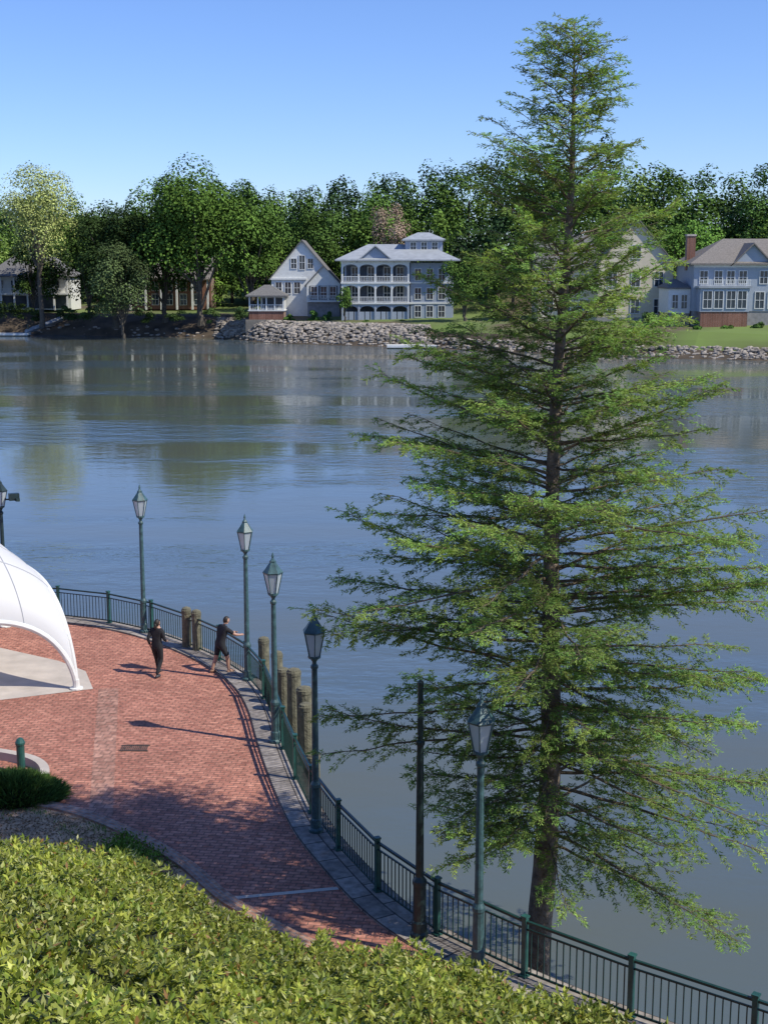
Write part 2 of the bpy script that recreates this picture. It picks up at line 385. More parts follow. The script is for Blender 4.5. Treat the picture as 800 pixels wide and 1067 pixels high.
# mulch and sparse grass over the bare soil
n=9000; x=rng.uniform(-10.5,-4.2,n); yt=np.interp(x,cbx[o_],cby[o_])-.25; yb=np.interp(x,EX,EY)
y=yb+(yt-yb)*rng.random(n); cl=np.sin(x*2.3+1)*np.sin(y*3.1)+.5*np.sin(x*7+y*5)
gr=(cl+rng.normal(0,.35,n))>.75
D=rng.normal(0,1,(n,3)); D[:,2]=np.where(gr,1.2,.08*rng.random(n))
C=np.where(gr[:,None],np.array([.14,.20,.04]),np.array([.24,.15,.075]))*rng.uniform(.45,1.4,(n,1))
leafobj('mulch_and_grass',np.stack([x,y,np.full(n,.115)],1),D,rng.normal(0,.5,(n,3))+np.array([0,0,1.]),np.where(gr,.11,.06),np.where(gr,.018,.03),C,M['leaf'])

# ---------------------------------------------------------------- hedge
def bumps(x,y):
    return .14*np.sin(x*1.7+.8*np.sin(y*1.3))*np.cos(y*1.9+x*.6)+.09*np.sin(x*4.1+y*2.3)*np.sin(y*4.7-x*1.1)+.06*np.sin(9*x+3*y)*np.sin(8*y)
def hz(x,y):
    ey=np.interp(x,EX,EY)+.10*np.sin(x*5)+.08*np.sin(x*11.3); d=np.maximum(0,ey-y)
    return .1+.42*d+.80*(1-np.exp(-d/.22))+bumps(x,y)*np.minimum(1,d*2), ey-y
he=empty('hedge')
vs=[];fs=[]; xs=np.linspace(-14,10,200); ns=90
for x in xs:
    ey=float(np.interp(x,EX,EY))
    for j in range(ns):
        d=(j/(ns-1))**2*18+.0; y=ey-d; z,_=hz(np.array(x),np.array(y)); vs.append((x,y,float(z)-.18 if j else .0))
for i in range(len(xs)-1):
    for j in range(ns-1): fs.append((i*ns+j,i*ns+j+1,(i+1)*ns+j+1,(i+1)*ns+j))
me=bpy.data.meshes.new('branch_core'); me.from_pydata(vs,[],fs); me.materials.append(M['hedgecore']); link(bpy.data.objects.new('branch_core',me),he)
ns=34000
x=rng.uniform(-10.5,7.5,ns); ey=np.interp(x,EX,EY); u_=rng.random(ns); dm=np.where(x<-2,16.5,11.0); d=u_*dm
fr=rng.random(ns)<.13; d[fr]=rng.random(fr.sum())*.25
y=ey-d; z,dd=hz(x,y); keep=(dd>0); x,y,z,d=x[keep],y[keep],z[keep],d[keep]
z=z-rng.random(len(z))**2*.20+rng.random(len(z))**5*.30
fr=d<.25; z[fr]-=rng.random(fr.sum())*.7*(1-d[fr]/.25)
k=8; n0=len(x)
P=np.repeat(np.stack([x,y,z],1),k,0); az=rng.random(n0)[:,None]*6.28+np.arange(k)[None]*2.4; el=rng.uniform(.0,1.2,(n0,k))
tilt=rng.normal(0,.25,(n0,2)); az=az.ravel(); el=el.ravel()
D=np.stack([np.cos(az)*np.cos(el),np.sin(az)*np.cos(el),np.sin(el)],1); D[:,:2]+=np.repeat(tilt,k,0)
Nn=np.stack([-np.cos(az)*np.sin(el),-np.sin(az)*np.sin(el),np.cos(el)],1)+rng.normal(0,.25,(n0*k,3))
P=P+rng.normal(0,.02,P.shape)
patch=.5+.5*np.sin(x*1.3+1.7*np.sin(y*.9))*np.cos(y*1.1); patch=np.repeat(patch,k)
cr=rng.random(n0); cr=np.repeat(cr,k)
base=np.array([.15,.22,.032])[None]*(1-cr[:,None])+np.array([.44,.46,.08])[None]*cr[:,None]
base*= (.65+.55*patch[:,None]); base*=rng.uniform(.38,1.38,(n0*k,1))
br=rng.random(n0*k)<.03; base[br]=np.array([.28,.15,.05])
base=np.where((rng.random(n0*k)<.07)[:,None],np.array([.54,.54,.20]),base)
leafobj('foliage',P,D,Nn,rng.uniform(.08,.15,n0*k),rng.uniform(.032,.054,n0*k),base,M['hedgeleaf'],he)

ge=empty('ornamental_grass')
n=9000; a=rng.random(n)*6.28; rr=np.sqrt(rng.random(n)); px=-8.75+rr*np.cos(a)*1.25; py=29.75+rr*np.sin(a)*.75; pz=.1+.42*(1-rr**2)+0*rr
D=np.stack([np.cos(a)*(.3+rr),np.sin(a)*(.3+rr),np.ones(n)*.8],1)+rng.normal(0,.35,(n,3))
C=np.array([.075,.13,.03])*rng.uniform(.5,2.2,(n,1))
leafobj('blades',np.stack([px,py,pz],1),D,rng.normal(0,1,(n,3))+np.array([0,0,1]),rng.uniform(.18,.34,n),.022,C,M['leaf'],ge)
b=MB(); b.lathe((0,0,0),[(1,.0),(.9,.22),(.6,.38),(.1,.46)],20,'hedgecore'); o=b.build('mound',ge,loc=(-8.75,29.75,.05)); o.scale=(1.25,.75,1)
n=1500; cx=rng.integers(0,3,n); cc=np.array([[-5.5,26.9],[-5.0,26.2],[-5.6,26.4]])[cx]
px=cc[:,0]+rng.normal(0,.22,n); py=cc[:,1]+rng.normal(0,.2,n); pz=.12+rng.random(n)*.25
leafobj('weeds',np.stack([px,py,pz],1),rng.normal(0,1,(n,3))+np.array([0,0,.8]),rng.normal(0,1,(n,3))+np.array([0,0,1]),.1,.03,np.array([.12,.20,.03])*rng.uniform(.6,1.6,(n,1)),M['leaf'])
n=900; tt=rng.integers(60,len(CB)-40,n); pp=CB[tt]+CN[tt]*rng.normal(-.45,.25,(n,1))+rng.normal(0,.1,(n,2))
leafobj('leaf_litter',np.stack([pp[:,0],pp[:,1],np.full(n,.012)],1),np.concatenate([rng.normal(0,1,(n,2)),np.zeros((n,1))],1),np.array([0,0,1.])+rng.normal(0,.1,(n,3)),.07,.035,np.array([.25,.16,.07])*rng.uniform(.4,1.3,(n,1)),M['leaf'])

# ---------------------------------------------------------------- bald cypress
te=empty('bald_cypress_tree')
T0=np.array([3.12,24.1])
def tx(z): return np.array([T0[0]+.07*math.sin(z*.55)+.012*(z-8), T0[1]+.05*math.cos(z*.7)])
ZB=-2.3; ZT=16.45
def trr(z): return max(.008,.26*(1-(z-ZB)/(ZT-ZB+.2))**.85+.16*math.exp(-(z-ZB)/.7))
b=MB(); zs=np.linspace(ZB,ZT,70)
nside=14; vs=[];fs=[]
for i,zz in enumerate(zs):
    c=tx(zz); r=trr(zz)
    for j in range(nside):
        a=2*math.pi*j/nside; rj=r*(1+.08*math.sin(3*a+zz)+.06*math.sin(7*a)+.05*random.uniform(-1,1))
        vs.append((c[0]+rj*math.cos(a),c[1]+rj*math.sin(a),zz))
for i in range(len(zs)-1):
    for j in range(nside): fs.append((i*nside+j,i*nside+(j+1)%nside,(i+1)*nside+(j+1)%nside,(i+1)*nside+j))
b.add(vs,fs,'bark'); b.build('trunk',te,smooth=True)
Rz=[.3,1.0,2.0,3.2,4.5,6.0,7.6,9.2,10.5,12,13.5,14.8,15.8,16.6]; RR=[2.6,3.6,4.1,4.35,4.3,4.25,3.95,3.2,2.75,2.2,1.7,1.2,.7,.18]
bb=MB(); LP=[];LD=[];LN=[];LL=[];LC=[]
nb=270
for i in range(nb):
    f=(i+.5)/nb; z0=1.5+14.75*f**1.0+random.uniform(-.07,.07)
    az=i*2.39996+random.uniform(-.5,.5)
    h=(z0-1.4)/14.9
    e0=math.radians(-5+39*h**1.0+random.uniform(-9,9))
    if h<.25 and math.cos(az)>0: e0-=math.radians(8)
    rad=np.interp(z0,Rz,RR)
    for _ in range(4): rad=.5*rad+.5*np.interp(z0+.85*rad*math.tan(e0),Rz,RR)
    rad*=random.choice([.48,.66,.84,.93,.98,1.0,1.05])
    if h>.8: rad*=random.choice([.6,1.0,1.2])
    if math.cos(az)<0 and z0<2.9: rad*=.62
    dl=math.cos(az-math.radians(-105))
    if dl>.5 and z0<5.5: rad=min(rad,1.6/max(.35,dl))
    L=rad/math.cos(e0)*1.03
    dr=np.array([math.cos(az),math.sin(az)])
    c=tx(z0); nseg=9; pts=[]; wob=random.uniform(-.3,.3); droop=random.uniform(.0,.16)*(1-h)
    for k in range(nseg+1):
        t=k/nseg; s_=t*L*math.cos(e0)
        zz=z0+t*L*math.sin(e0)-droop*L*t*t*1.1+ .08*L*t**3*(1-h) + random.uniform(-.03,.03)
        sd=wob*t*t*L*.35+random.uniform(-.03,.03)
        pts.append((c[0]+dr[0]*s_-dr[1]*sd,c[1]+dr[1]*s_+dr[0]*sd,zz))
    r0=max(.009,.008+.0068*L)
    bb.tube(pts,[r0*(1-.88*k/nseg) for k in range(nseg+1)],5,'twig')
    P=np.array(pts)
    dens=random.choice([.45,.75,.95,1.1,1.25])
    if h>.7: dens*=.8
    ns_=int((9+L*11)*dens)
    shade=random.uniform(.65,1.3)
    for k in range(ns_):
        t=.12+.88*((k+random.random())/ns_)**.85
        fi=t*nseg; i0=min(int(fi),nseg-1); p=P[i0]+(P[i0+1]-P[i0])*(fi-i0); tg=unit(P[i0+1]-P[i0])
        side=1 if k%2 else -1
        ang=random.uniform(.5,1.2)*side
        lat=unit(np.cross(tg,[0,0,1]))
        d=tg*math.cos(ang)+lat*math.sin(ang)+np.array([0,0,random.uniform(-.35,.28)])
        d=unit(d)
        sl=(.26+.17*L*(1-t)**.8+.08)*random.uniform(.45,1.35); sl=min(sl,1.15)
        ns2=4; q=[p]
        for m_ in range(1,ns2+1):
            d=unit(d+np.array([random.uniform(-.18,.18),random.uniform(-.18,.18),random.uniform(-.16,.06)]))
            q.append(q[-1]+d*sl/ns2)
        bb.tube([tuple(a_) for a_ in (q[0],q[2],q[4])],[.006,.004,.002],3,'twig',cap=False)
        Q=np.array(q); nl=int(sl*78)+5
        tt=rng.random(nl)**.8; tt=.08+.92*tt; fi=tt*ns2; i1=np.minimum(fi.astype(int),ns2-1)
        pp=Q[i1]+(Q[i1+1]-Q[i1])*(fi-i1)[:,None]; tgv=unit(Q[i1+1]-Q[i1])
        la=unit(np.cross(tgv,[0,0,1.])); sg=rng.choice([-1,1],nl)[:,None]
        dv=tgv*rng.uniform(.3,1.0,(nl,1))+la*sg*rng.uniform(.4,1.1,(nl,1))+np.stack([np.zeros(nl),np.zeros(nl),rng.uniform(-.6,.5,nl)],1)
        LP.append(pp+rng.normal(0,.016,(nl,3))); LD.append(dv); LN.append(np.array([.2,-.35,1.])+rng.normal(0,.6,(nl,3)))
        LL.append(rng.uniform(.05,.115,nl))
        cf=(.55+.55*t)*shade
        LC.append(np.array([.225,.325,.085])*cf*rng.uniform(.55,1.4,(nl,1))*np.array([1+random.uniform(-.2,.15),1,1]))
bb.build('branches',te)
LP=np.concatenate(LP);LD=np.concatenate(LD);LN=np.concatenate(LN);LL=np.concatenate(LL);LC=np.concatenate(LC)
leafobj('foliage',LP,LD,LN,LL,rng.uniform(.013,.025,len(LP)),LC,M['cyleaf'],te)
vs=[]
for i in range(13):
    a=i/12; xx=1.2+a*5.5
    yy=np.interp(xx,F[len(F)//2:,0],F[len(F)//2:,1])
    vs+= [(xx-.1,yy+.45,-1.2),(xx+.3,yy+1.6,-1.5),(xx+.8,yy+3.0,-2.3)]
fs=[]
for i in range(12):
    for j in range(2): fs.append((i*3+j,i*3+j+1,i*3+4+j,i*3+3+j))
me=bpy.data.meshes.new('river_edge_bank'); me.from_pydata(vs,[],fs); me.materials.append(M['slope']); link(bpy.data.objects.new('river_edge_bank',me))

# ---------------------------------------------------------------- water and far bank
flat('river_water',[(-1500,-40),(1500,-40),(1500,700),(-1500,700)],-2,M['water'])
BL=catmull([(-1500,420),(-500,330),(-200,300),(-120,286),(-79,279),(-57.8,272),(-32.9,264),(-24,252),(-17.4,246),(3.3,234),(24.9,219),(46.9,206),(57.4,202),(90,188),(160,165),(500,80),(1500,-150)],6)
BNn=-normals(BL)
offs=[(-6,-5),(-.5,-2.1),(1.5,-.9),(4,.6),(7,1.6),(12,2.0),(25,2.4),(45,3.5),(70,9),(110,13),(400,18),(2500,25)]
vs=[];fs=[];mi=[]
for p,nn in zip(BL,BNn):
    for o,z in offs:
        w=min(1,o/60) if o>0 else 0
        dx,dy=nn*(1-w)+np.array([0,1])*w
        j=random.uniform(-.25,.25) if 0<o<12 else 0
        vs.append((p[0]+dx*o,p[1]+dy*o,z+j))
m_=len(offs)
for i in range(len(BL)-1):
    for j in range(m_-1):
        x_=BL[i,0]
        fs.append((i*m_+j,(i+1)*m_+j,(i+1)*m_+j+1,i*m_+j+1)); mi.append(1 if (j<(5 if x_<-30 else (3 if x_<20 else 2))) else 0)  # darkened soil reaches higher on the left, painting the shaded bank
me=bpy.data.meshes.new('far_bank_ground'); me.from_pydata(vs,[],fs); me.materials.append(M['bank']); me.materials.append(M['soil']); me.polygons.foreach_set('material_index',mi)
link(bpy.data.objects.new('far_bank_ground',me))
def by(x): return float(np.interp(x,BL[:,0],BL[:,1]))
b=MB()
def rock(x,y,z,s_):
    pts=[]
    a0=random.random()*6
    for zz,rr_ in((-.4,.8),(.15,1.0),(.5,.55)):
        for j in range(5):
            a=a0+j*1.256+random.uniform(-.2,.2); r=rr_*s_*random.uniform(.75,1.15); pts.append((x+r*math.cos(a)*1.2,y+r*math.sin(a),z+zz*s_*random.uniform(.8,1.1)))
    fs=[]
    for i in range(2):
        for j in range(5): fs.append((i*5+j,i*5+(j+1)%5,(i+1)*5+(j+1)%5,(i+1)*5+j))
    fs.append((10,11,12,13,14)); b.add(pts,fs,'rock')
for (xa,xb,cnt,om) in [(-33,8,1900,7.5),(8,44,350,2.5),(44,80,600,2.6),(-75,-33,60,3)]:
    for i in range(cnt):
        x=random.uniform(xa,xb); o=random.random()*om; z=np.interp(o,[0,1.5,4,7],[-2,-.9,.6,1.6])
        rock(x,by(x)+o*1.0,z,random.uniform(.16,.52))
b.build('riprap_rocks')

# ---------------------------------------------------------------- broadleaf trees
def crownpts(cx,cy,z0,z1,R,nl,size,col,nlobe=18,sq=1.0,fill=.35):
    H=(z1-z0); lob=[]
    for i in range(nlobe):
        v=rng.normal(0,1,3); v/=np.linalg.norm(v); rr_=rng.random()**.4*.74
        zf=v[2]*rr_; w=1.0 if zf<0.1 else 1-.35*zf
        lob.append((v[0]*rr_*R*w,v[1]*rr_*R*w,z0+H*.5+zf*H*.5,rng.uniform(.24,.42)))
    lob=np.array(lob); li=rng.integers(0,nlobe,nl); lb=lob[li]
    v=unit(rng.normal(0,1,(nl,3))); v[:,2]=np.where(v[:,2]<-.3,-v[:,2],v[:,2])
    rad=np.where(rng.random(nl)<fill,rng.random(nl)**.5,rng.uniform(.85,1.08,nl))
    sc=np.stack([lb[:,3]*R,lb[:,3]*R,lb[:,3]*H*.5*.9],1)
    P=np.array([cx,cy,0])+lb[:,:3]+v*rad[:,None]*sc
    Nn=v+np.array([0,0,.4])+rng.normal(0,.4,(nl,3)); D=np.cross(Nn,rng.normal(0,1,(nl,3)))
    lc=rng.uniform(.7,1.35,nlobe)[li]
    C=np.array(col)*lc[:,None]*rng.uniform(.65,1.35,(nl,1))
    return P,D,Nn,size*rng.uniform(.7,1.4,nl),C,lob
def tree(name,cx,cy,gz_,ztop,R,nl,size,col,crown0=.25,nlobe=22,tr=.5,fill=.35,limbs=True):
    e=empty(name)
    z0=gz_+(ztop-gz_)*crown0
    P,D,Nn,L,C,lob=crownpts(cx,cy,z0,ztop,R,nl,size,col,nlobe,fill=fill)
    leafobj('foliage',P,D,Nn,L,L*.75,C,M['leaf'],e)
    b=MB(); zt=z0+(ztop-z0)*.35
    b.tube([(cx,cy,gz_-1),(cx+.1,cy,gz_+.6),(cx-.2,cy,z0+.3),(cx+.1,cy,zt)],[tr*1.3,tr,tr*.8,tr*.5],8,'farbark')
    for l in lob[:14]:
        s_=random.uniform(.1,.9); zz=z0+(zt-z0)*s_-.5
        b.tube([(cx,cy,zz),(cx+l[0]*.5,cy+l[1]*.5,(zz+l[2])/2+.5),(cx+l[0],cy+l[1],l[2])],[tr*.45,tr*.28,tr*.08],5,'farbark')
    b.build('trunk_and_limbs',e); return e
G1=(.050,.095,.022); G2=(.125,.205,.038)
tree('oak_tree',-53,268,.6,27.5,11,18000,.46,(.040,.068,.020),.02,34,.6)
tree('oak_tree',-36,267,1.2,34.5,13.5,26000,.50,(.088,.155,.028),.03,46,.7)
tree('oak_tree',-44,273,1.5,30,9,11000,.48,(.055,.095,.022),.03,26,.6)
tree('oak_tree',-26,270,1.8,29,8.5,11000,.48,(.078,.14,.028),.03,26,.5)
tree('small_tree',-50,260,-1.5,17,7.5,9500,.36,(.085,.12,.045),.0,22,.3)
tree('pale_spring_tree',-68,270,.8,35,11,11500,.36,(.33,.37,.12),.20,32,.5,.15)
tree('oak_tree',-86,272,.6,27,8,11000,.46,(.045,.075,.02),.0,24,.5)
tree('oak_tree',-73,284,1.6,20,7,7000,.46,(.05,.085,.02),.0,20,.4)
tree('oak_tree',-97,280,.8,30,10,9000,.5,(.06,.10,.022),.0,22,.5)
tree('oak_tree',-61,282,1.8,24,7,7000,.46,(.055,.095,.022),.0,20,.4)
tree('oak_tree',-15,284,2.5,28,8,9000,.48,(.07,.125,.028),.05,24,.4)
tree('green_tree',-2,287,2.5,28,9,9000,.48,(.12,.21,.042),.05,24,.4)
tree('bare_reddish_tree',1,272,2.5,25,5,3600,.28,(.32,.23,.17),.3,16,.25,.1)
tree('green_tree',54,246,2.0,22,8,9000,.42,(.12,.23,.042),.05,22,.4)
tree('green_tree',72,262,2.0,31,9,9500,.46,(.075,.14,.032),.1,24,.4)
tree('green_tree',14.5,244,2.0,15,4.8,5000,.36,(.09,.16,.033),.05,16,.3)
tree('small_tree',-7.2,250,2.0,8.5,2.2,2200,.28,(.09,.16,.033),.1,10,.15)
for (x,y,r,h,c) in [(-13.2,255,1.6,3.0,(.08,.16,.035)),(-10.5,254.5,1.4,2.2,(.05,.11,.03)),(-27,257,2.2,3.5,(.06,.10,.03)),(50,217,1.5,2.0,(.08,.16,.03)),(-64,274,2.5,3,(.06,.10,.03)),(-18,256,1.2,1.6,(.08,.14,.03)),(44,222,2,4,(.08,.15,.03)),(-74,276,3,4,(.05,.08,.02)),(-57,266,3,3,(.05,.085,.025)),(-40,262,2.5,2.5,(.05,.085,.025)),(-33,260,2.0,3,(.07,.11,.03)),(-61,268,2.5,2,(.04,.07,.02)),(-46,264,2.5,3,(.045,.075,.02)),(-79,279,3,4,(.05,.08,.025)),(-70,272,2,2.5,(.05,.08,.025)),(55,218,1.3,1.6,(.08,.15,.03)),(60,218,1.4,1.8,(.07,.13,.03)),(-3,248.5,1.0,1.0,(.08,.15,.03)),(3,248,1.1,1.1,(.07,.13,.03))]:
    e=empty('shrub'); P,D,Nn,L,C,l=crownpts(x,y,.6,1.4+h,r,1500,.25,c,8); leafobj('foliage',P,D,Nn,L,L*.7,C,M['leaf'],e)
PX=[-140,-100,-70,-30,-10,2,14,22,40,60,75,95,130,200]
PZ=[29,29,29,30,31,33,38,40,40,39,33,41,43,43]
A=[];trb=MB()
for row,(o,sc,nl_) in enumerate([(40,.50,1800),(50,.74,2400),(68,.90,2800),(92,.98,2900),(130,1.03,2000)]):
    x=-150+row*4
    while x<190:
        y=by(x)+o+random.uniform(-7,7); R=random.uniform(4.5,10.5)
        zt=(np.interp(x*270/y,PX,PZ)-12.4)*(y/300)+12.4
        zt=zt*sc*random.uniform(.76,1.05)
        gzz=3 if o<50 else (5 if o<70 else 11)
        if not(-24<x<20 and row==0) and not(25<x<90 and row<2):
            t=random.random()**1.3; base=np.array(G1)*(1-t)+np.array(G2)*t
            if random.random()<.10: base=np.array([.18,.26,.06])
            if random.random()<.25:
                base=np.array([.038,.072,.028]); R*=.65; zt*=1.04
            A.append(crownpts(x,y,gzz-1.5,zt,R,int(nl_*(R/8)**1.3),.62,base,20)[:5])
            trb.tube([(x,y,gzz-2),(x,y,gzz+(zt-gzz)*.6)],[.4,.2],5,'farbark')
        x+=R*random.uniform(.7,1.05)
e=empty('distant_tree_line')
P,D,Nn,L,C=[np.concatenate([a[i] for a in A]) for i in range(5)]
leafobj('foliage',P,D,Nn,L,L*.8,C,M['leaf'],e); trb.build('trunks',e)

# ---------------------------------------------------------------- houses
def fin(e,parts):
    for nm,b in parts.items():
        if b.v: b.build(nm,e)
def newparts(): return {k:MB() for k in('walls','roof','windows','trim','porch','chimney','foundation')}
def gableroof(b,x0,x1,y0,y1,ze,zr,k,ax='y',ov=.5,th=.25):
    if ax=='y':
        xm=(x0+x1)/2; sl=(zr-ze)/((x1-x0)/2)
        for sx,xe in((-1,x0-ov),(1,x1+ov)):
            z_=ze-ov*sl
            vs=[(xe,y0-ov,z_),(xm,y0-ov,zr),(xm,y1+ov,zr),(xe,y1+ov,z_)]
            vs+=[(a,b_,c+th) for a,b_,c in vs]
            b.add(vs,[(0,1,2,3),(7,6,5,4),(0,4,5,1),(1,5,6,2),(2,6,7,3),(3,7,4,0)],k)
    else:
        ym=(y0+y1)/2; sl=(zr-ze)/((y1-y0)/2)
        for ye in(y0-ov,y1+ov):
            z_=ze-ov*sl
            vs=[(x0-ov,ye,z_),(x0-ov,ym,zr),(x1+ov,ym,zr),(x1+ov,ye,z_)]
            vs+=[(a,b_,c+th) for a,b_,c in vs]
            b.add(vs,[(0,1,2,3),(7,6,5,4),(0,4,5,1),(1,5,6,2),(2,6,7,3),(3,7,4,0)],k)
def gablewall(b,x0,x1,y0,y1,z0,ze,zr,k,ax='y'):
    xm=(x0+x1)/2; ym=(y0+y1)/2
    b.bx(x0,x1,y0,y1,z0,ze,k)
    if ax=='y': b.add([(x0,y0,ze),(x1,y0,ze),(xm,y0,zr),(x0,y1,ze),(x1,y1,ze),(xm,y1,zr)],[(0,1,2),(3,5,4),(0,2,5,3),(1,4,5,2)],k)
    else: b.add([(x0,y0,ze),(x0,y1,ze),(x0,ym,zr),(x1,y0,ze),(x1,y1,ze),(x1,ym,zr)],[(0,2,1),(3,4,5),(0,3,5,2),(1,2,5,4)],k)
def hiproof(b,x0,x1,y0,y1,ze,zr,k,ov=.6,ins=None,th=.25):
    x0-=ov;x1+=ov;y0-=ov;y1+=ov; ym=(y0+y1)/2; ins=ins or (y1-y0)/2
    b.add([(x0,y0,ze),(x1,y0,ze),(x1,y1,ze),(x0,y1,ze),(x0,y0,ze+th),(x1,y0,ze+th),(x1,y1,ze+th),(x0,y1,ze+th),(x0+ins,ym,zr),(x1-ins,ym,zr)],
      [(3,2,1,0),(0,1,5,4),(1,2,6,5),(2,3,7,6),(3,0,4,7),(4,5,9,8),(5,6,9),(6,7,8,9),(7,4,8)],k)
def win(p,x,y,z,w,h,mull=1,tr='white'):
    p['windows'].bx(x-w/2,x+w/2,y-.03,y+.02,z,z+h,'glass')
    f=.12; t=p['trim']; y0=y-.12;y1=y-.035
    t.bx(x-w/2-f,x-w/2,y0,y1,z-f,z+h+f,tr); t.bx(x+w/2,x+w/2+f,y0,y1,z-f,z+h+f,tr)
    t.bx(x-w/2,x+w/2,y0,y1,z+h,z+h+f,tr); t.bx(x-w/2,x+w/2,y0,y1,z-f,z,tr)
    t.bx(x-w/2,x+w/2,y0+.03,y1,z+h/2-.04,z+h/2+.04,tr)
    for i in range(mull):
        xx=x-w/2+w*(i+1)/(mull+1); t.bx(xx-.035,xx+.035,y0+.02,y1-.01,z,z+h/2-.04,tr); t.bx(xx-.035,xx+.035,y0+.02,y1-.01,z+h/2+.04,z+h,tr)
def archbay(b,x0,x1,y,z0,z1,k,arch=True,col=.18,th=.2):
    b.bx(x0-col,x0+col,y-.18,y+.18,z0,z1,k)
    if arch:
        w=(x1-x0)/2-col; xm=(x0+x1)/2; zs=z1-.35-w*.55; n=10
        top=z1
        vs=[];fs=[]
        for i in range(n+1):
            a=math.pi*i/n; vs+= [(xm-w*math.cos(a),y-th/2,zs+w*.55*math.sin(a)),(xm-w*math.cos(a),y-th/2,top)]
        for i in range(n): fs.append((2*i,2*i+2,2*i+3,2*i+1))
        m0=len(vs); vs+= [(a_,b_+th,c_) for a_,b_,c_ in vs]; fs+= [tuple(m0+j for j in f[::-1]) for f in fs]
        for i in range(n): fs.append((2*i,m0+2*i,m0+2*i+2,2*i+2))
        b.add(vs,fs,k)
def railing(b,x0,x1,y,z,k):
    b.bx(x0,x1,y-.05,y+.05,z+.95,z+1.05,k); b.bx(x0,x1,y-.04,y+.04,z+.1,z+.17,k)
    n=int((x1-x0)/.3)
    for i in range(n): xx=x0+(i+.5)*(x1-x0)/n; b.bx(xx-.04,xx+.04,y-.03,y+.03,z+.17,z+.95,k)

# House A
e=empty('white_gable_house',(-23.0,262,2.2)); p=newparts()
gablewall(p['walls'],1.2,13.2,2.2,16,0,7.4,14.4,'white'); gableroof(p['roof'],1.2,13.2,2.2,16,7.4,14.4,'shingle')
gablewall(p['walls'],8.2,14.6,0,9,3.0,6.2,9.6,'white'); gableroof(p['roof'],8.2,14.6,0,9,6.2,9.6,'shingle',ov=.45)
p['foundation'].bx(8.3,14.5,.1,9,0,3.0,'housebase')
for i in range(4): p['porch'].bx(8.3+i*2-.12,8.3+i*2+.12,-.5,-.26,3,6.0,'white')
railing(p['porch'],8.3,14.4,-.38,3,'white'); p['porch'].bx(8.2,14.6,-.7,0,2.8,3.0,'white')
p['windows'].bx(8.7,14.1,-.06,-.035,3.2,5.9,'shade')  # dark panel painting the shade behind the porch
for x in(9.6,11.4,13.2): win(p,x,-.07,3.6,1.1,2.1)
for x in(5.6,7.2,8.8): win(p,x,2.2,9.2 if x!=7.2 else 9.0,1.0,1.8 if x!=7.2 else 2.6)
for x in(2.6,4.4,6.2): win(p,x,2.2,4.4,1.1,2.1)
p['trim'].bx(1.0,8.0,1.9,2.19,7.0,7.3,'white')
x0=-2.6
p['foundation'].bx(x0,x0+6.6,-4,1.5,-.9,1.2,'housebrick')
p['porch'].bx(x0-.2,x0+6.8,-4.2,1.5,1.2,1.4,'white')
for i in range(5): p['porch'].bx(x0+i*1.6-.12+.1,x0+i*1.6+.12+.1,-4,-3.7,1.4,3.9,'white')
p['walls'].bx(x0+2,x0+6.6,-1.5,1.5,1.4,3.9,'white'); p['windows'].bx(x0+2.4,x0+6.2,-1.56,-1.51,1.8,3.6,'shade')  # second panel is painted shade, not a window
hiproof(p['roof'],x0,x0+6.6,-4,1.5,3.9,6.1,'shingle')
railing(p['porch'],x0+.2,x0+6.4,-3.85,1.4,'white')
fin(e,p)
# House B
e=empty('tiered_porch_house',(-8.0,252,1.9)); p=newparts()
Wd=21.0
p['walls'].bx(.6,Wd,3,16,0,10.6,'bluegray')
p['windows'].bx(1.0,11.8,2.93,2.99,3.5,6.4,'shade'); p['windows'].bx(1.0,11.8,2.93,2.99,7.1,10.0,'shade'); p['windows'].bx(1,12.2,2.93,2.99,.2,2.7,'shade')  # dark sheets over the wall paint the shade of each porch tier
for x in(2.6,5.6,8.6,11):
    for z in(3.7,7.2): win(p,x,2.9,z,1.2,2.5)
nbay=4; bw=12.2/nbay
for z0,z1,ar in((0,3.0,True),(3.3,6.75,True),(7.05,10.6,True)):
    for i in range(nbay+1):
        archbay(p['porch'],i*bw+.3,(i+1)*bw+.3,.0,z0,z1,'bluegray' if z0<1 else 'white',ar and i<nbay,col=.17)
    if z0>1: railing(p['porch'],.5,12.3,-.1,z0,'white')
for z in(3.0,6.75): p['porch'].bx(0,12.9,-.35,2.99,z,z+.3,'white')
for i in range(12):
    x=.5+i*1.0; p['porch'].bx(x,x+.85,.05,.12,.1,1.6,'bluegray')
p['trim'].bx(0,12.9,-.3,2.9,10.6,10.85,'white')
p['walls'].bx(12.95,Wd-.3,1.2,2.99,0,10.5,'bluegray')
for x in(14.3,16.5,18.7):
    for z in(.6,3.9,7.4): win(p,x,1.2,z,1.1,2.0)
for z in(3.0,6.75): p['trim'].bx(12.95,Wd-.2,1.05,1.19,z,z+.3,'white')
hiproof(p['roof'],0,Wd,0,16,10.86,14.0,'metalroof',ov=1.0,ins=6)
gablewall(p['walls'],3.4,9.4,-.1,6,10.87,10.9,13.4,'bluegray'); gableroof(p['roof'],3.4,9.4,-.1,6,11.0,13.5,'metalroof',ov=.5)
p['walls'].bx(12.0,19.0,5,12,12,14.6,'bluegray'); hiproof(p['roof'],12,19,5,12,14.6,16.2,'metalroof',ov=.6,ins=3)
for x in(13.5,15.5,17.5): win(p,x,5,12.9,1.0,1.4)
fin(e,p)
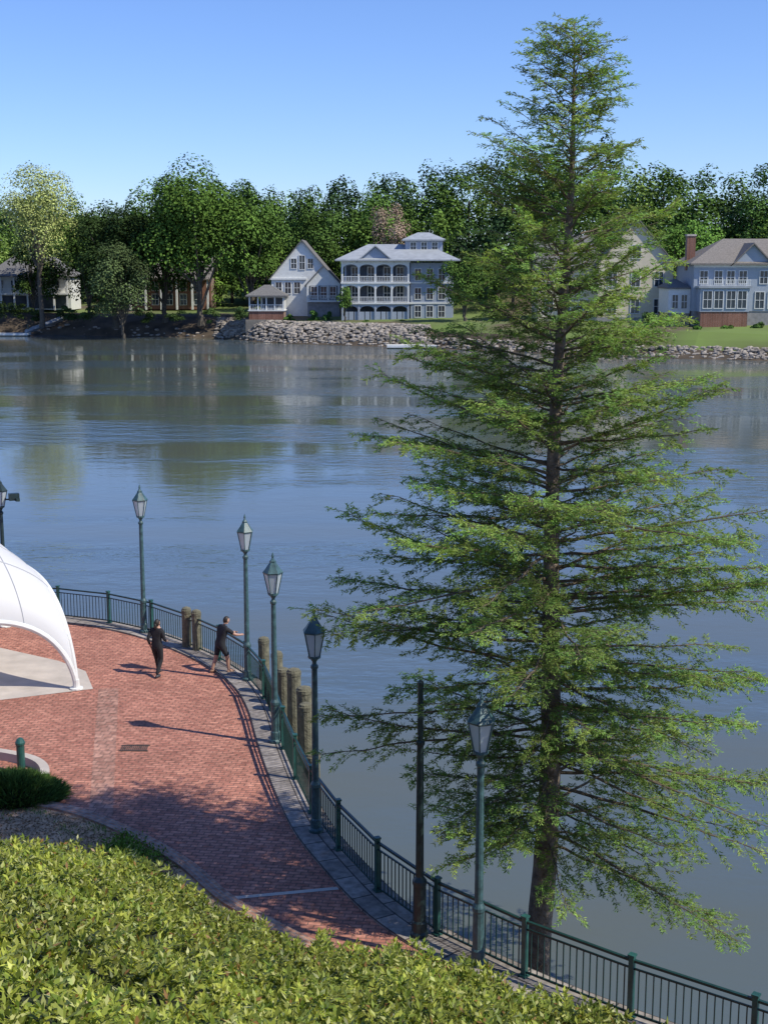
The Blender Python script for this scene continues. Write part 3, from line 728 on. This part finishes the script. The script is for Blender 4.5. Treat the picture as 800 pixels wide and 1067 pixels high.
# House C
e=empty('cream_house',(29,236,1.8)); p=newparts()
gablewall(p['walls'],8,21,0,14,0,10.5,18.0,'cream'); gableroof(p['roof'],8,21,0,14,10.5,18.0,'brownroof')
gablewall(p['walls'],-2,7.99,3,13,0,10,15.2,'cream',ax='x'); gableroof(p['roof'],-2,8,3,13,10,15.2,'shingle',ax='x')
for x in(10.5,14.5,18.5):
    for z in(2,6.6): win(p,x,0,z,1.4,2.4)
win(p,14.5,0,11.4,1.4,2.2)
for x in(0,3,6):
    for z in(2,6.3): win(p,x,3,z,1.3,2.2)
p['chimney'].bx(-1.5,-.3,7,8.4,10,17.4,'housebrick'); p['foundation'].bx(7.9,21.1,-.06,0-.01,0,1.3,'housebase')
fin(e,p)
# House D
e=empty('gray_bay_house',(47.0,223,1.2)); p=newparts()
p['foundation'].bx(3.8,34,.1,14,0,3.4,'housebase')
p['walls'].bx(3.6,34,0,14,3.4,10.9,'graysiding')
p['walls'].bx(4.2,12.2,-2.4,-.01,3.4,7.2,'graysiding'); p['foundation'].bx(4.4,12,-2.3,0,0,3.4,'housebrick')
p['roof'].bx(3.9,12.5,-2.7,-.02,7.2,7.5,'metalroof')
railing(p['trim'],4.1,12.3,-2.5,7.5,'white')
for x in(5.4,7.2,9.2,11.0): win(p,x,-2.4,4.0,1.35,2.7,1)
for x in(14.5,16.6,18.7,22,25,28): win(p,x,0,3.9,1.4,2.6)
for x in(5.2,7.6,9.6,11.6,15,18,21.5,25): win(p,x,0,7.9,1.2,2.0)
p['trim'].bx(3.5,34,-.1,-.01,10.5,10.9,'white')
hiproof(p['roof'],3.6,34,0,14,10.9,15.2,'brownroof',ov=.8,ins=7)
gablewall(p['walls'],10,16,-.3,7,10.9,11.2,14.2,'graysiding'); gableroof(p['roof'],10,16,-.3,7,11.2,14.2,'brownroof')
p['walls'].bx(0,3.59,2,10,3.0,7.0,'white'); p['foundation'].bx(.1,3.59,2.1,10,0,3,'housebrick')
hiproof(p['roof'],0,3.4,2,10,7.0,8.6,'shingle',ov=.3,ins=1.8)
win(p,1.1,2,3.8,.9,2.2); win(p,2.6,2,3.8,.9,2.2)
p['chimney'].bx(3.4,4.8,5,6.4,10,15.6,'housebrick'); p['chimney'].bx(3.3,4.9,4.9,6.5,15.6,15.9,'concrete')
p['porch'].bx(-1.5,13,-6,-2.42,-1.2,-.2,'white')
fin(e,p)
# House E
e=empty('white_porch_house',(-84,289,2.5)); p=newparts()
p['walls'].bx(0,17,2.5,12,0,7,'white'); hiproof(p['roof'],0,17,0,12,7,11.5,'shingle',ins=5)
for i in range(7): p['porch'].bx(i*2.8-.18,i*2.8+.18,-.2,.16,0,7,'white')
p['porch'].bx(-.3,17.3,-.3,2.49,3.3,3.6,'white'); railing(p['porch'],0,17,-.1,3.6,'white')
p['windows'].bx(.5,16.5,2.42,2.49,.3,3,'shade')  # dark sheet standing in for shade under the lower porch
for x in(2,5,8,11,14): win(p,x,2.4,4,1.2,2.2)
fin(e,p)
e=empty('brick_porch_house',(-54,290,2.6)); p=newparts()
p['walls'].bx(0,17,2,12,0,6.5,'housebrick'); gableroof(p['roof'],0,17,0,12,6.6,11,'brownroof',ax='x')
for i in range(6): p['porch'].bx(i*3.3-.2,i*3.3+.2,-.2,.2,0,6.4,'white')
for x in(2,5,8,11,14): win(p,x,2,1,1.3,2.2); win(p,x,2,4,1.3,1.8)
fin(e,p)
def dock(x,y,L,ramp=True):
    e=empty('floating_dock',(x,y,-1.95)); b=MB(); b.bx(0,L,0,2.6,.15,.55,'white'); b.bx(.1,L-.1,.1,2.5,-.4,.14,'wood')
    for xx in(.6,L-.6): b.tube([(xx,2.9,-2),(xx,2.9,2.2)],.18,8,'wood')
    b.build('deck',e)
    if ramp:
        b=MB(); b.tube([(L-1,2.5,.7),(L+5,9,3.2)],.5,4,'metalroof'); b.build('gangway',e)
dock(0.5,230.5,8.5); dock(34,214,8); dock(-80,270,9)
b=MB(); b.bx(-2.2,9,-.3,.3,-1.5,1.2,'seawall'); b.build('retaining_wall',loc=(-24,257.5,.6))

# ---------------------------------------------------------------- people
def person(name,J,E,R,lab,mats,loc,rot,hairlong=False):
    names=list(J); idx={n:i for i,n in enumerate(names)}
    me=bpy.data.meshes.new(name+'_rig'); me.from_pydata([J[n] for n in names],[(idx[a],idx[b_]) for a,b_ in E],[])
    o=bpy.data.objects.new(name+'_rig',me); link(o)
    md=o.modifiers.new('Skin','SKIN')
    sv=me.skin_vertices[0].data
    for i,n in enumerate(names): sv[i].radius=(R[n],R[n]*(.72 if n in('chest','spine','pelvis') else 1))
    sv[idx['pelvis']].use_root=True
    md2=o.modifiers.new('Sub','SUBSURF'); md2.levels=2; md2.render_levels=2
    dg=bpy.context.evaluated_depsgraph_get(); dg.update(); ev=o.evaluated_get(dg); m2=bpy.data.meshes.new_from_object(ev)
    b=MB()
    V=[tuple(v.co) for v in m2.vertices]
    segs=[(np.array(J[a]),np.array(J[b_]),lab.get((a,b_),'blackcloth')) for a,b_ in E]
    for k in mats: b.mi(k)
    o0=len(b.v); b.v+=V
    for pl in m2.polygons:
        c=np.array(pl.center); best=1e9;bk=None
        for a,q_,l in segs:
            t=np.clip(np.dot(c-a,q_-a)/max(1e-6,np.dot(q_-a,q_-a)),0,1); dd=np.linalg.norm(c-(a+t*(q_-a)))
            if dd<best:
                best=dd
                bk=l if isinstance(l,str) else (l[0] if t<l[2] else l[1])
        b.f.append([o0+i for i in pl.vertices]); b.m.append(b.mi(bk))
    hc=np.array(J['head']); n1,n2=16,12; hv=[]
    for i in range(n2+1):
        th=math.pi*i/n2
        for j in range(n1):
            ph=2*math.pi*j/n1; x=math.sin(th)*math.cos(ph); y=math.sin(th)*math.sin(ph); z=math.cos(th)
            jaw=1-.22*max(0,-z); ex=.082*jaw; eyy=.102*(jaw if y>0 else 1)
            hairx=1.08 if (z>.35 or y<-.15) else 1.0
            hv.append((hc[0]+x*ex*hairx,hc[1]+y*eyy*hairx,hc[2]+.02+z*.125*(hairx if z>0 else 1)))
    for i in range(n2):
        for j in range(n1):
            f=(i*n1+j,(i+1)*n1+j,(i+1)*n1+(j+1)%n1,i*n1+(j+1)%n1)
            c=np.mean([hv[q_] for q_ in f],0)-hc-np.array([0,0,.02])
            b.add([hv[q_] for q_ in f],[(0,1,2,3)],'hair' if (c[2]>.05 or (c[1]<-.02 and c[2]>-.09)) else 'skin')
    z=hc[2]
    b.add([(hc[0]-.014,hc[1]+.094,z+.0),(hc[0]+.014,hc[1]+.094,z+.0),(hc[0],hc[1]+.122,z-.005),(hc[0],hc[1]+.096,z+.045)],[(0,2,1),(0,3,2),(1,2,3)],'skin')
    for sx in(-1,1):
        b.lathe((hc[0]+sx*.03,hc[1]+.092,z+.03),[(.004,-.008),(.011,0),(.004,.008)],6,'hair')
        b.lathe((hc[0]+sx*.083,hc[1]-.005,z+.01),[(.006,-.03),(.014,0),(.008,.03)],6,'skin')
    b.box((hc[0],hc[1]+.090,z-.045),(.045,.012,.01),'shoe2')
    if hairlong: b.lathe((hc[0],hc[1]-.10,z-.02),[(.01,-.16),(.035,-.08),(.04,0),(.02,.05)],8,'hair')
    for sd in('L','R'):
        w=np.array(J['wrist'+sd]); h=np.array(J['palm'+sd]); d=unit(h-w); sdv=unit(np.cross(d,[0,1,.2]))
        for i,(o_,ln) in enumerate([(-.030,.055),(-.010,.075),(.010,.07),(.028,.055)]):
            p0=h+sdv*o_; p1=p0+d*ln*.6; p2=p1+unit(d+np.array([0,.6,-.2]))*ln*.5
            b.tube([tuple(p0),tuple(p1),tuple(p2)],[.010,.009,.007],6,'skin')
        p0=w+(h-w)*.5; p1=p0+unit(d+np.array([0,1.2,0]))*.045; p2=p1+d*.03; b.tube([tuple(p0),tuple(p1),tuple(p2)],[.012,.010,.008],6,'skin')
    for sd in('L','R'):
        a=J['ankle'+sd]; t=J['toe'+sd]
        b.tube([(a[0],a[1]-.07,t[2]-.005),(a[0],a[1],t[2]+.012),(t[0],t[1],t[2]),(t[0]+(t[0]-a[0])*.2,t[1]+.05,t[2]-.01)],[.035,.05,.048,.028],8,mats[-1])
    ob=b.build(name,smooth=True); ob.location=loc; ob.rotation_euler=(0,0,rot)
    bpy.data.objects.remove(o); bpy.data.meshes.remove(m2)
    return ob
E=[('pelvis','spine'),('spine','chest'),('chest','neck'),('neck','head'),('chest','shL'),('shL','elL'),('elL','wristL'),('wristL','palmL'),('chest','shR'),('shR','elR'),('elR','wristR'),('wristR','palmR'),
('pelvis','hipL'),('hipL','kneeL'),('kneeL','ankleL'),('ankleL','toeL'),('pelvis','hipR'),('hipR','kneeR'),('kneeR','ankleR'),('ankleR','toeR')]
R={'pelvis':.165,'spine':.15,'chest':.18,'neck':.062,'head':.06,'shL':.08,'shR':.08,'elL':.052,'elR':.052,'wristL':.034,'wristR':.034,'palmL':.036,'palmR':.036,'hipL':.115,'hipR':.115,'kneeL':.08,'kneeR':.08,'ankleL':.052,'ankleR':.052,'toeL':.035,'toeR':.035}
J={'pelvis':(0,0,.97),'spine':(0,.01,1.13),'chest':(0,.02,1.34),'neck':(0,.03,1.50),'head':(0,.05,1.62),
'shL':(-.18,.02,1.42),'elL':(-.24,-.12,1.17),'wristL':(-.22,-.02,.95),'palmL':(-.22,.03,.88),
'shR':(.18,.02,1.42),'elR':(.25,.02,1.16),'wristR':(.20,.22,1.06),'palmR':(.18,.29,1.05),
'hipL':(-.10,0,.90),'kneeL':(-.11,.16,.52),'ankleL':(-.11,.24,.10),'toeL':(-.12,.38,.055),
'hipR':(.10,0,.90),'kneeR':(.11,.02,.50),'ankleR':(.11,-.24,.14),'toeR':(.12,-.12,.055)}
lab={('neck','head'):'skin',('elL','wristL'):('blackcloth','skin',.8),('elR','wristR'):('blackcloth','skin',.8),('wristL','palmL'):'skin',('wristR','palmR'):'skin'}
for a in('L','R'): lab[('ankle'+a,'toe'+a)]='shoe'
person('walking_person',J,E,R,lab,['blackcloth','skin','hair','shoe'],(-6.9,39.46,0),math.radians(-20),True)
J2={'pelvis':(0,0,.96),'spine':(0,.04,1.12),'chest':(0,.12,1.33),'neck':(0,.18,1.49),'head':(0,.24,1.61),
'shL':(-.20,.12,1.41),'elL':(-.30,.36,1.24),'wristL':(-.22,.58,1.16),'palmL':(-.20,.65,1.155),
'shR':(.20,.14,1.41),'elR':(.30,.38,1.22),'wristR':(.20,.60,1.16),'palmR':(.18,.67,1.155),
'hipL':(-.11,0,.90),'kneeL':(-.14,-.06,.50),'ankleL':(-.17,-.20,.10),'toeL':(-.19,-.06,.055),
'hipR':(.11,0,.90),'kneeR':(.14,.18,.52),'ankleR':(.16,.20,.10),'toeR':(.18,.34,.055)}
lab={('neck','head'):'skin',('shL','elL'):('blackcloth','skin',.75),('shR','elR'):('blackcloth','skin',.75),('elL','wristL'):'skin',('elR','wristR'):'skin',('wristL','palmL'):'skin',('wristR','palmR'):'skin'}
for a in('L','R'):
    lab[('pelvis','hip'+a)]='shorts'; lab[('hip'+a,'knee'+a)]=('shorts','skin',.85); lab[('knee'+a,'ankle'+a)]='skin'; lab[('ankle'+a,'toe'+a)]='shoe2'
R2=dict(R); R2.update({'hipL':.125,'hipR':.125,'kneeL':.075,'kneeR':.075})
person('leaning_man',J2,E,R2,lab,['blackcloth','shorts','skin','hair','shoe2'],(-5.02,39.75,0),math.radians(-55))

# ---------------------------------------------------------------- light, sky, camera
w=bpy.data.worlds.new('World'); scene.world=w; w.use_nodes=True; nt=w.node_tree
bg=nt.nodes['Background']; sk=nt.nodes.new('ShaderNodeTexSky'); sk.sky_type='NISHITA'; sk.sun_disc=False
sunv=Vector((4.1,-1.7,4.9)).normalized()
sk.sun_elevation=math.asin(sunv.z); sk.sun_rotation=math.atan2(sunv.x,sunv.y)
sk.air_density=1.0; sk.dust_density=.0; sk.ozone_density=3.0
mx=nt.nodes.new('ShaderNodeMix'); mx.data_type='RGBA'; mx.blend_type='MULTIPLY'; mx.inputs[0].default_value=1; mx.inputs[7].default_value=(.70,.84,1.22,1)
nt.links.new(sk.outputs[0],mx.inputs[6])
nt.links.new(mx.outputs[2],bg.inputs[0]); bg.inputs[1].default_value=.136
ld=bpy.data.lights.new('sun','SUN'); ld.energy=5.0; ld.angle=math.radians(.5); ld.color=(1,.95,.83)
lo=bpy.data.objects.new('sun',ld); lo.rotation_euler=(-sunv).to_track_quat('-Z','Y').to_euler(); lo.location=(20,-20,40); link(lo)
cd=bpy.data.cameras.new('camera'); cam=bpy.data.objects.new('camera',cd); link(cam)
cd.sensor_fit='VERTICAL'; cd.sensor_height=36; cd.lens=47.24; cd.clip_end=6000; cd.clip_start=.1
cam.location=(0,0,12.4); cam.rotation_euler=(math.radians(90-10.5),0,0)
scene.camera=cam
scene.view_settings.view_transform='Standard'; scene.view_settings.look='None'; scene.view_settings.exposure=0
